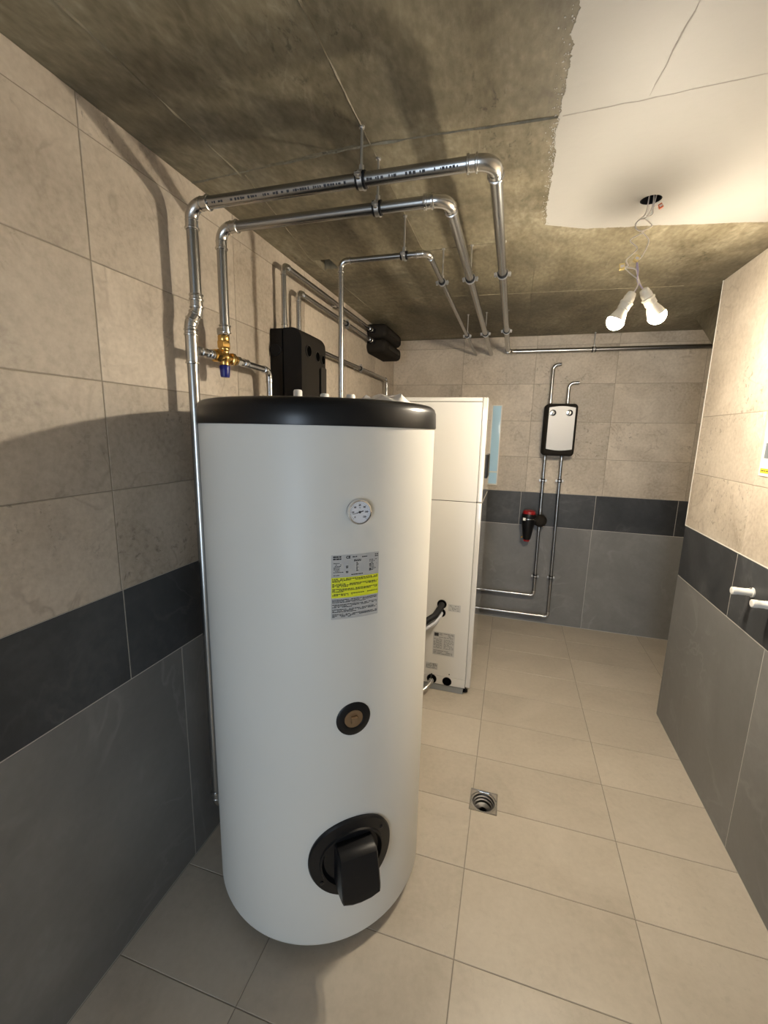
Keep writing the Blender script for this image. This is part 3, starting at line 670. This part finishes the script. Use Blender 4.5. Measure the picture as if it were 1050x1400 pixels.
# plugs and things on the lid
for (x, y, r, hh, lb) in ((.347, -2.50, .0155, .056, None), (.432, -2.46, .016, .046, None), (.528, -2.45, .016, .044, None)):
    b = MB(); b.turned((x, y, 1.760), (0,0,1), [(r, 0), (r, hh-.006), (r*.85, hh-.001), (r*.5, hh)], 20); b.build('sealing_plug', 'white_plastic', lo)
film = MB(); nx, ny = 26, 16; vs_ = []; fs = []
for i in range(nx):
    for j in range(ny):
        u, v = i/(nx-1), j/(ny-1); ed = min(u, 1-u, v, 1-v)
        x = TX+.10+.165*u+.01*math.sin(9*v); y = TY+.06+.13*v+.012*math.sin(7*u)
        z = 1.7655+min(1, ed*9)*(.019+.014*abs(math.sin(6.3*u+2.1*math.sin(5*v)))+.006*math.sin(17*v+4*u))
        vs_.append((x, y, z))
for i in range(nx-1):
    for j in range(ny-1): fs.append((i*ny+j, (i+1)*ny+j, (i+1)*ny+j+1, i*ny+j+1))
film.add(vs_, fs); fo = film.build('plastic_film', 'film'); tag(fo, 'crumpled pale plastic film lying on top of the tank lid', 'plastic film')

# ------------------------------------------------------------------ white cabinet
CX0, CX1, CXF = .26, .907, .940; CY0, CY1 = -1.335, -.735; CZT = 1.884
cb = empty('heating_cabinet', ((CX0+CXF)/2, (CY0+CY1)/2, 0), 'tall white heating cabinet standing behind the tank', 'cabinet')
MB().box((CX0, CY0+.006, .045), (CX1-.002, CY1-.002, 1.862)).build('carcass', 'seam_dark', cb, 0)
def panel(name, a, b_, mat, par, bev=.003):
    c = [(a[i]+b_[i])/2 for i in range(3)]; d = [b_[i]-a[i] for i in range(3)]; k = MB()
    # bevelled box
    vs_ = []; 
    for sx in (-1, 1):
        for sy in (-1, 1):
            for sz in (-1, 1):
                for ax in range(3):
                    o = [bev]*3; o[ax] = 0
                    vs_.append((c[0]+sx*(d[0]/2-o[0]), c[1]+sy*(d[1]/2-o[1]), c[2]+sz*(d[2]/2-o[2])))
    import bmesh
    bm = bmesh.new(); [bm.verts.new(v) for v in vs_]; bmesh.ops.convex_hull(bm, input=bm.verts); bmesh.ops.dissolve_limit(bm, angle_limit=.01, verts=bm.verts, edges=bm.edges); bm.verts.index_update()
    k.add([v.co.copy() for v in bm.verts], [tuple(v.index for v in f.verts) for f in bm.faces]); bm.free()
    return k.build(name, mat, par, 0)
panel('side_panel', (CX0, CY0, 1.275), (CX1, CY0+.012, 1.857), 'cabinet_white', cb, .0015)
sp = panel('side_panel', (CX0, CY0, .108), (CX1, CY0+.012, 1.271), 'cabinet_white', cb, .0015)
sv = panel('service_plate', (CX0, CY0, .048), (CX1, CY0+.012, .1065), 'cabinet_white', cb, .001)
panel('side_panel', (CX0, CY1-.012, .05), (CX1, CY1, 1.857), 'cabinet_white', cb, .0015)
panel('rear_panel', (CX0-.004, CY0, .05), (CX0+.004, CY1, 1.857), 'cabinet_white', cb, .0015)
panel('top_lid', (CX0, CY0-.001, 1.860), (CX1, CY1+.001, CZT), 'cabinet_white', cb, .003)
panel('door', (CX1+.001, CY0-.001, 1.275), (CXF, CY1+.001, CZT), 'cabinet_gloss', cb, .005)
dl = panel('door', (CX1+.001, CY0-.001, .055), (CXF, CY1+.001, 1.272), 'cabinet_gloss', cb, .005)
hn = panel('display', (CXF-.003, -1.12, 1.40), (CXF+.010, -.94, 1.55), 'black_plastic', cb, .004)
panel('plinth', (CX0+.02, CY0+.004, .0), (CX1-.012, CY1-.01, .046), 'cabinet_grey', cb, .003)
for y in (CY0+.05, CY1-.05): MB().turned((CX1-.001, y, 0), (0,0,1), [(.018, 0), (.018, .01), (.008, .014), (.008, .05)], 14).build('levelling_foot', 'rubber', cb)
FY = CY0-.0006
def fplate(name, x0, x1, z0, z1, mat, par, h=.0006): return MB().box((x0, CY0-h, z0), (x1, CY0+.001, z1)).build(name, mat, par, 0)
def fprint(par, x0, x1, z0, z1, rows, hh, p=.75, wl=.003, wh=.014, mat='print_grey'):
    b = MB()
    for k in range(rows):
        z = z1-(k+.5)*(z1-z0)/rows; x = x0
        while x < x1:
            wd = min(random.uniform(wl, wh), x1-x)
            if random.random() < p: b.add([(x, CY0-.0012, z-hh), (x+wd, CY0-.0012, z-hh), (x+wd, CY0-.0012, z+hh), (x, CY0-.0012, z+hh)], [(0,1,2,3)])
            x += wd+random.uniform(.001, .006)
    return tag(b.build('sticker_print', mat, par, 0), kind='stuff')
L1 = fplate('sticker', .774, .852, .565, .612, 'label_silver', sp); fprint(L1, .783, .844, .570, .606, 5, .0016, .55)
L2 = fplate('sticker', .687, .826, .254, .415, 'label_silver', sp); fprint(L2, .726, .820, .375, .410, 4, .0018, .8, .010, .030); fprint(L2, .692, .745, .300, .370, 8, .0016, .85, .008, .022); fprint(L2, .758, .820, .300, .370, 8, .0016, .8, .006, .018); fprint(L2, .692, .815, .260, .290, 3, .0018, .85, .015, .04)
b = MB(); b.box((.694, CY0-.0016, .385), (.722, CY0-.0005, .408)); b.build('sticker_print', 'print_black', L2, 0)
L3 = fplate('sticker', .645, .725, .147, .193, 'label_silver', sp); fprint(L3, .650, .720, .151, .189, 6, .0018, .75)
def fhole(x, z, r, par, nm='cable_hole'):
    b = MB(); b.turned((x, CY0+.002, z), (0,-1,0), [(r*1.12, 0), (r*1.12, .0035), (r*.98, .005), (r*.96, .001)], 24); o = b.build(nm, 'rubber', par)
    MB().cyl((x, CY0+.001, z), (x, CY0-.0035, z), r*.97, 24).build('opening', 'hole_black', o)
    return o
fhole(.733, .606, .027, sp); fhole(.730, .548, .027, sp); fhole(.690, .078, .029, sv); fhole(.791, .076, .027, sv)
for x, z in ((.803, .128), (.775, .053)): MB().turned((x, CY0+.001, z), (0,-1,0), [(.004, 0), (.004, .002), (.002, .003)], 10).build('screw', 'black_cap', sp)
h1 = MB(); h1.tube([(.733, CY0-.007, .606), (.733, CY0-.05, .600), (.71, CY0-.12, .575), (.62, CY0-.22, .53), (.50, CY0-.30, .50), (.42, CY0-.42, .49), (.40, -1.95, .50)], .0195, 14)
h1o = h1.build('insulated_hose', 'rubber'); tag(h1o, 'black insulated hose entering the upper hole in the cabinet side', 'hose')
h2 = MB(); h2.tube([(.730, CY0-.007, .548), (.730, CY0-.04, .543), (.71, CY0-.11, .525), (.62, CY0-.21, .485), (.50, CY0-.29, .455), (.42, CY0-.41, .44), (.40, -1.95, .45)], .0145, 14)
h2o = h2.build('condensate_hose', 'hose_grey'); tag(h2o, 'light grey hose entering the cabinet side just below the black one', 'hose')
vv = empty('drain_valve', (.690, CY0-.03, .03), 'small metal drain valve with hose at the foot of the cabinet', 'valve')
b = MB(); b.turned((.690, CY0+.0, .078), (0,-1,0), [(.014, 0), (.014, .02), (.018, .022), (.018, .036), (.012, .040)], 16); b.build('body', 'steel_bright', vv)
b = MB(); b.tube([(.690, CY0-.035, .078), (.685, CY0-.06, .070), (.665, CY0-.09, .055), (.63, CY0-.13, .036), (.58, CY0-.2, .03), (.50, CY0-.3, .03)], [.014, .015, .016, .017, .017, .017], 14); b.build('outlet_hose', 'steel_bright', vv)
b = MB(); b.cyl((.690, CY0-.026, .085), (.690, CY0-.026, .118), .004, 10); b.box((.686, CY0-.045, .114), (.694, CY0-.008, .120)); b.build('lever', 'rubber', vv)

# ------------------------------------------------------------------ back wall
bp_ = empty('blue_strip', (.92, -.012, 1.235), 'narrow pale-blue glossy strip with white edges beside the cabinet', 'panel')  # stand-in for a narrow pale-blue strip of unknown nature
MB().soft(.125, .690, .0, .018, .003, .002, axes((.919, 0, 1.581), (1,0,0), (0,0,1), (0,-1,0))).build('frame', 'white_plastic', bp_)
MB().soft(.100, .56, .017, .021, .002, .001, axes((.923, 0, 1.638), (1,0,0), (0,0,1), (0,-1,0))).build('blue_face', 'strip_blue', bp_)
MB().soft(.100, .098, .017, .021, .002, .001, axes((.923, 0, 1.298), (1,0,0), (0,0,1), (0,-1,0))).build('blue_face', 'strip_blue', bp_)
QX0, QX1, QZ0, QZ1 = 1.320, 1.566, 1.515, 1.932; qx = (QX0+QX1)/2; qz = (QZ0+QZ1)/2
pg = empty('pump_group', (qx, -.001, QZ0), 'black pump station with silver front and two dials on the back wall', 'pump unit')
Mq = axes((qx, 0, qz), (1,0,0), (0,0,1), (0,-1,0))
MB().soft(QX1-QX0, QZ1-QZ0, .003, .075, .030, .006, Mq, 6).build('rear_shell', 'black_foam', pg)
MB().soft(QX1-QX0-.014, QZ1-QZ0-.014, .07, .085, .026, .002, Mq, 6).build('joint_groove', 'hole_black', pg)
fc = MB().soft(QX1-QX0-.004, QZ1-QZ0-.004, .083, .165, .030, .022, Mq, 6).build('front_shell', 'black_foam', pg)
# silver plate with bowed top and bottom edges
pw, ph = .196, .325; poly = []
for k in range(9): t = k/8; poly.append((-pw/2+pw*t, -ph/2-.012*math.sin(PI*t)))
for k in range(9): t = k/8; poly.append((pw/2-pw*t, ph/2+.012*math.sin(PI*t)))
plo = MB().prism(poly, .160, .170, axes((qx+.004, 0, qz+.012), (1,0,0), (0,0,1), (0,-1,0))).build('front_plate', 'silver_panel', fc, 30)
for sx in (-.068, .055):
    c = Vector((qx+.004+sx, -.168, qz+.012+.122)); b = MB(); b.turned(c, (0,-1,0), [(.0245, 0), (.0245, .004), (.022, .006), (.021, .003)], 28); k_ = b.build('dial_ring', 'rubber', fc)
    b = MB(); b.turned(c+Vector((-.006, 0, 0)), (0,-1,0), [(.018, 0), (.018, .012), (.016, .016), (.006, .017)], 24); b.build('dial_knob', 'chrome', k_)
    b = MB(); b.box((c.x-.008, c.y-.019, c.z-.012), (c.x-.004, c.y-.015, c.z+.012)); b.build('pointer', 'print_grey', k_, 0)
AX, BX, PY = 1.360, 1.492, -.05
pipe_run('stub_pipe', 'taller open-ended steel stub above the pump station', [(AX, PY, 1.934), (AX, PY, 2.238), (1.420, PY-.012, 2.244)], .013, .036, couplings=[((AX, PY, 1.955), (0,0,1), .035)], sleeve=.8)
pipe_run('stub_pipe', 'shorter open-ended steel stub above the pump station', [(BX, PY, 1.934), (BX, PY, 2.096), (1.566, PY-.012, 2.100)], .013, .036, couplings=[((BX, PY, 1.955), (0,0,1), .035)], sleeve=.8)
pipe_run('return_pipe', 'steel pipe carrying the dirt separator down the back wall', [(AX-.004, PY, 1.513), (AX+.006, PY, .272), (.35, PY, .272)], .013, .030, couplings=[((AX-.003, PY, 1.49), (0,0,1), .04), ((AX, PY, 1.045), (0,0,1), .04), ((AX+.002, PY, .875), (0,0,1), .04)])
pipe_run('return_pipe', 'longer steel pipe down the back wall right of the dirt separator', [(BX-.005, PY, 1.513), (BX+.008, PY, .088), (.35, PY, .088)], .013, .030, couplings=[((BX-.004, PY, 1.49), (0,0,1), .04)])
for lab_, x, z in (('upper clamp on the left pipe under the pump station', AX-.002, 1.302), ('upper clamp on the right pipe under the pump station', BX-.003, 1.306),
                   ('lower clamp near the floor on the left back-wall pipe', AX+.004, .452), ('lower clamp near the floor on the right back-wall pipe', BX+.004, .456)):
    hanger('pipe_clamp', lab_, (x, PY, z), (0,0,1), .013, (0,1,0), .05, 'back wall pipe clamps')
# magnetic dirt separator
ds = empty('dirt_separator', (1.268, -.085, .77), 'black conical dirt separator with red top hung on the left pipe', 'filter')
FXc, FYc = 1.268, -.095; tilt = Vector((.012, 0, 1)).normalized()
b = MB(); b.turned((FXc-.004, FYc, .787), tilt, [(.024, 0), (.033, .012), (.050, .12), (.056, .165), (.058, .20), (.058, .222), (.054, .230)], 32); b.build('body', 'black_plastic', ds)
b = MB(); b.turned((FXc, FYc, 1.012), tilt, [(.053, 0), (.054, .005), (.051, .024), (.044, .031), (.02, .033)], 32); b.build('top_cap', 'red_plastic', ds)
b = MB(); b.turned((FXc-.005, FYc, .772), tilt, [(.018, 0), (.024, .003), (.026, .016)], 24); b.build('bottom_cap', 'red_plastic', ds)
b = MB(); b.ring((FXc-.001, FYc, .975), tilt, .0565, .0595, .007, 32); b.build('strap', 'steel_bright', ds)
b = MB(); b.box((FXc-.048, FYc-.052, .963), (FXc-.020, FYc-.040, .985)); b.build('strap_lock', 'white_plastic', ds, 0)
b = MB(); b.cyl((FXc-.030, FYc, .812), (FXc-.052, FYc-.008, .806), .007, 12); b.build('bleed_screw', 'brass', ds)
b = MB(); b.turned((AX+.003, -.0645, .958), (0,-1,0), [(.046, 0), (.053, .006), (.054, .020), (.050, .034), (.042, .046), (.030, .054), (.015, .059), (.002, .060)], 28); b.build('valve_housing', 'black_foam', ds)
b = MB(); b.cyl((FXc+.03, -.090, .955), (AX-.016, -.085, .957), .026, 20); b.build('neck', 'black_plastic', ds)

# ------------------------------------------------------------------ right wall: capped pipe ends and sticker
for i, (y, z, x0, lb) in enumerate(((-1.917, 1.073, 1.990, 'white capped pipe end on the joint of the dark right-wall tiles'), (-2.055, 1.072, 1.998, 'white capped pipe end nearest the right edge of the photo'))):
    rt = empty('capped_pipe_end', (XR-.002, y, z-.02), lb, 'pipe end', 'capped pipe ends in the right wall')
    b = MB(); b.turned((XR-.001, y, z), (-1,0,0), [(.0155, 0), (.0155, .020), (.0145, .022), (.0145, XR-x0-.020), (.0155, XR-x0-.018), (.0155, XR-x0-.002), (.013, XR-x0), (.0095, XR-x0)], 22, ); b.build('sleeve', 'white_plastic', rt)
    b = MB(); b.cyl((x0+.004, y, z), (x0-.0005, y, z), .0085, 18); b.build('end_recess', 'cabinet_grey', rt)
    b = MB(); b.cyl((XR-.012, y-.002, z+.014), (XR-.012, y-.002, z+.022), .004, 10); b.build('bleed_nib', 'steel_bright', rt)
    b = MB(); b.ring((XR-.004, y, z), (1,0,0), .0152, .020, .006, 22); b.build('collar', 'white_plastic' if i == 0 else 'zinc', rt)
nt_ = empty('wall_notice', (XR-.002, -1.92, 1.537), 'white notice with grey field and yellow stripe on the right wall', 'notice')
MB().box((XR-.004, -2.02, 1.537), (XR+.0002, -1.803, 1.86)).build('sheet', 'paper', nt_, 0)
MB().box((XR-.0048, -2.02, 1.607), (XR-.0038, -1.825, 1.668)).build('grey_field', 'sticker_grey', nt_, 0)
ys2 = MB().box((XR-.0048, -2.02, 1.549), (XR-.0038, -1.815, 1.567)).build('yellow_stripe', 'sticker_yellow', nt_, 0)
b = MB(); y = -1.822
while y > -2.0:
    wd = random.uniform(.006, .02); b.box((XR-.0054, y-wd, 1.556), (XR-.0046, y, 1.560)); y -= wd+.004
tag(b.build('stripe_print', 'print_black', ys2, 0), kind='stuff')

# ------------------------------------------------------------------ floor drain
dn = empty('floor_drain', (DR[0], DR[1], -.08), 'square stainless floor drain without its grate', 'floor drain')
Dm = Matrix.Translation((DR[0], DR[1], 0))
b = MB(); n = 32; hw = .0605; ri = .050; vs_ = []; fs = []
def sq(a, k):
    c, s = math.cos(a), math.sin(a); m_ = max(abs(c), abs(s)); return (k*c/m_, k*s/m_)
loops = [(-.006, lambda a: sq(a, hw)), (.0015, lambda a: sq(a, hw)), (.0015, lambda a: sq(a, hw-.003)), (-.005, lambda a: sq(a, hw-.0045)), (-.005, lambda a: (ri*math.cos(a), ri*math.sin(a)))]
for z, fn in loops:
    for i in range(n): a = 2*PI*i/n+PI/4; x, y = fn(a); vs_.append((x, y, z))
for k in range(len(loops)-1):
    for i in range(n): j = (i+1) % n; fs.append((k*n+i, k*n+j, (k+1)*n+j, (k+1)*n+i))
b.add(vs_, fs, Dm); b.build('frame', 'steel_bright', dn, 25)
b = MB(); b.lathe([(.050, -.005), (.048, -.014), (.043, -.016), (.043, -.026), (.037, -.028), (.037, -.040), (.030, -.042), (.020, -.050), (.020, -.062)], Dm, 36, False); b.build('funnel', 'funnel_steel', dn, 30)
b = MB(); b.lathe([(.021, -.060), (.012, -.062), (.001, -.062)], Dm, 24, False); b.build('outlet', 'hole_black', dn)
for sx in (-1, 1):
    for sy in (-1, 1): MB().cyl((DR[0]+sx*.050, DR[1]+sy*.050, -.006), (DR[0]+sx*.050, DR[1]+sy*.050, -.0035), .0035, 10).build('screw', 'chrome', dn)

# ------------------------------------------------------------------ bulbs on bare wires
LY = -2.09
def z2(u, v, dy=0.): return at(810+.15*u, 250+.15*v, 1, LY+dy)
lp = empty('bare_bulb_lamp', (HOLE[0], HOLE[1], 2.06), 'two lit bulbs in white holders dangling on bare wires from the ceiling', 'lamp')
def smooth_path(pts, sub=6):
    out = []; P = [pts[0]]+pts+[pts[-1]]
    for i in range(1, len(P)-2):
        for k in range(sub):
            t = k/sub; a, b, c, d = P[i-1], P[i], P[i+1], P[i+2]
            out.append(.5*((2*b)+(c-a)*t+(2*a-5*b+4*c-d)*t*t+(3*b-a-3*c+d)*t**3))
    out.append(pts[-1]); return out
def wire(pts, mat='wire_white', r=.0021, name='wire'):
    MB().tube(smooth_path(pts), r, 8).build(name, mat, lp)
top = Vector((HOLE[0]-.006, HOLE[1], H+.03)); top2 = Vector((HOLE[0]+.008, HOLE[1]+.004, H+.03))
wire([top, z2(505, 200), z2(482, 285), z2(440, 325, -.01), z2(398, 370, -.015), z2(400, 420, -.02), z2(450, 438, -.02), z2(540, 395, 0), z2(500, 345, .01), z2(450, 318, .0)])
wire([top2, z2(552, 195), z2(525, 265), z2(485, 320), z2(430, 335, .01), z2(395, 372, .01)])
wire([z2(450, 438, -.02), z2(460, 455, -.01), z2(345, 525, -.012), z2(408, 600, .0), z2(312, 700, -.008), z2(325, 755), z2(285, 768)])
wire([z2(450, 438, -.02), z2(462, 458, 0), z2(512, 520, .01), z2(490, 600, .012), z2(440, 685, .006), z2(415, 700)])
wire([top2+Vector((.01, 0, 0)), z2(555, 230), z2(552, 280), z2(520, 300), z2(490, 295)])
wire([z2(552, 240), z2(565, 214), z2(605, 212)])
wire([z2(285, 768), z2(385, 785, -.006), z2(405, 830, .0), z2(425, 890, .01), z2(452, 962, .005)])
wire([z2(285, 768), z2(350, 830, .006), z2(415, 885, -.004), z2(408, 945, -.006), z2(370, 1006)])
wire([z2(405, 720), z2(403, 790, .004), z2(412, 880, .006), z2(412, 945, .002), z2(376, 1000)], 'wire_violet')
wire([z2(410, 720), z2(416, 800, -.006), z2(408, 890, -.002), z2(432, 930, .0), z2(462, 966)], 'wire_violet')
def connector(c, s, mat, ang):
    m = axes(c, (math.cos(ang), 0, math.sin(ang)), (0,1,0), (-math.sin(ang), 0, math.cos(ang)))
    b = MB(); b.soft(s, s*.8, -s*.6, s*.6, s*.1, s*.08, m, 2); o = b.build('wire_connector', mat, lp)
    b = MB(); b.box((-s*.35, -s*.45, -s*.25), (s*.35, -s*.30, s*.25), m); b.build('lever', 'wire_white', o, 0)
connector(z2(268, 765), .0165, 'connector_clear', .1)
connector(z2(403, 693), .0165, 'connector_clear', -.45)
connector(z2(620, 212), .0125, 'connector_red', .5)
def bulb(p_top, p_bulb, ln):
    d = (p_bulb-p_top).normalized()
    b = MB(); b.turned(p_top-d*.004, d, [(.008, 0), (.014, .003), (.0165, .012), (.0165, .018)], 24); h_ = b.build('lamp_holder', 'holder_white', lp)
    b = MB(); b.turned(p_top+d*.012, d, [(.0165, 0), (.0185, .003), (.0185, .018), (.0225, .021), (.0225, .026), (.0200, .028), (.0205, .046), (.018, .048)], 24); b.build('holder_skirt', 'holder_white', h_)
    b = MB(); b.turned(p_top+d*.056, d, [(.0150, 0), (.0170, .004), (.0240, .022), (.0288, .038), (.0302, .0445)], 28); b.build('bulb_base', 'holder_white', h_)
    pr_ = []
    c0, R0 = .022, .0300
    for k in range(13):
        a = R_(-4+94*k/12); pr_.append((max(R0*math.cos(a), .0004), c0+R0*math.sin(a)))
    b = MB(); b.turned(p_top+d*.080, d, pr_, 32); b.build('glass_bulb', 'bulb_glow', h_, 60)
bulb(z2(362, 1005), z2(212, 1262), .1)
bulb(z2(468, 975), z2(575, 1185, .02), .1)
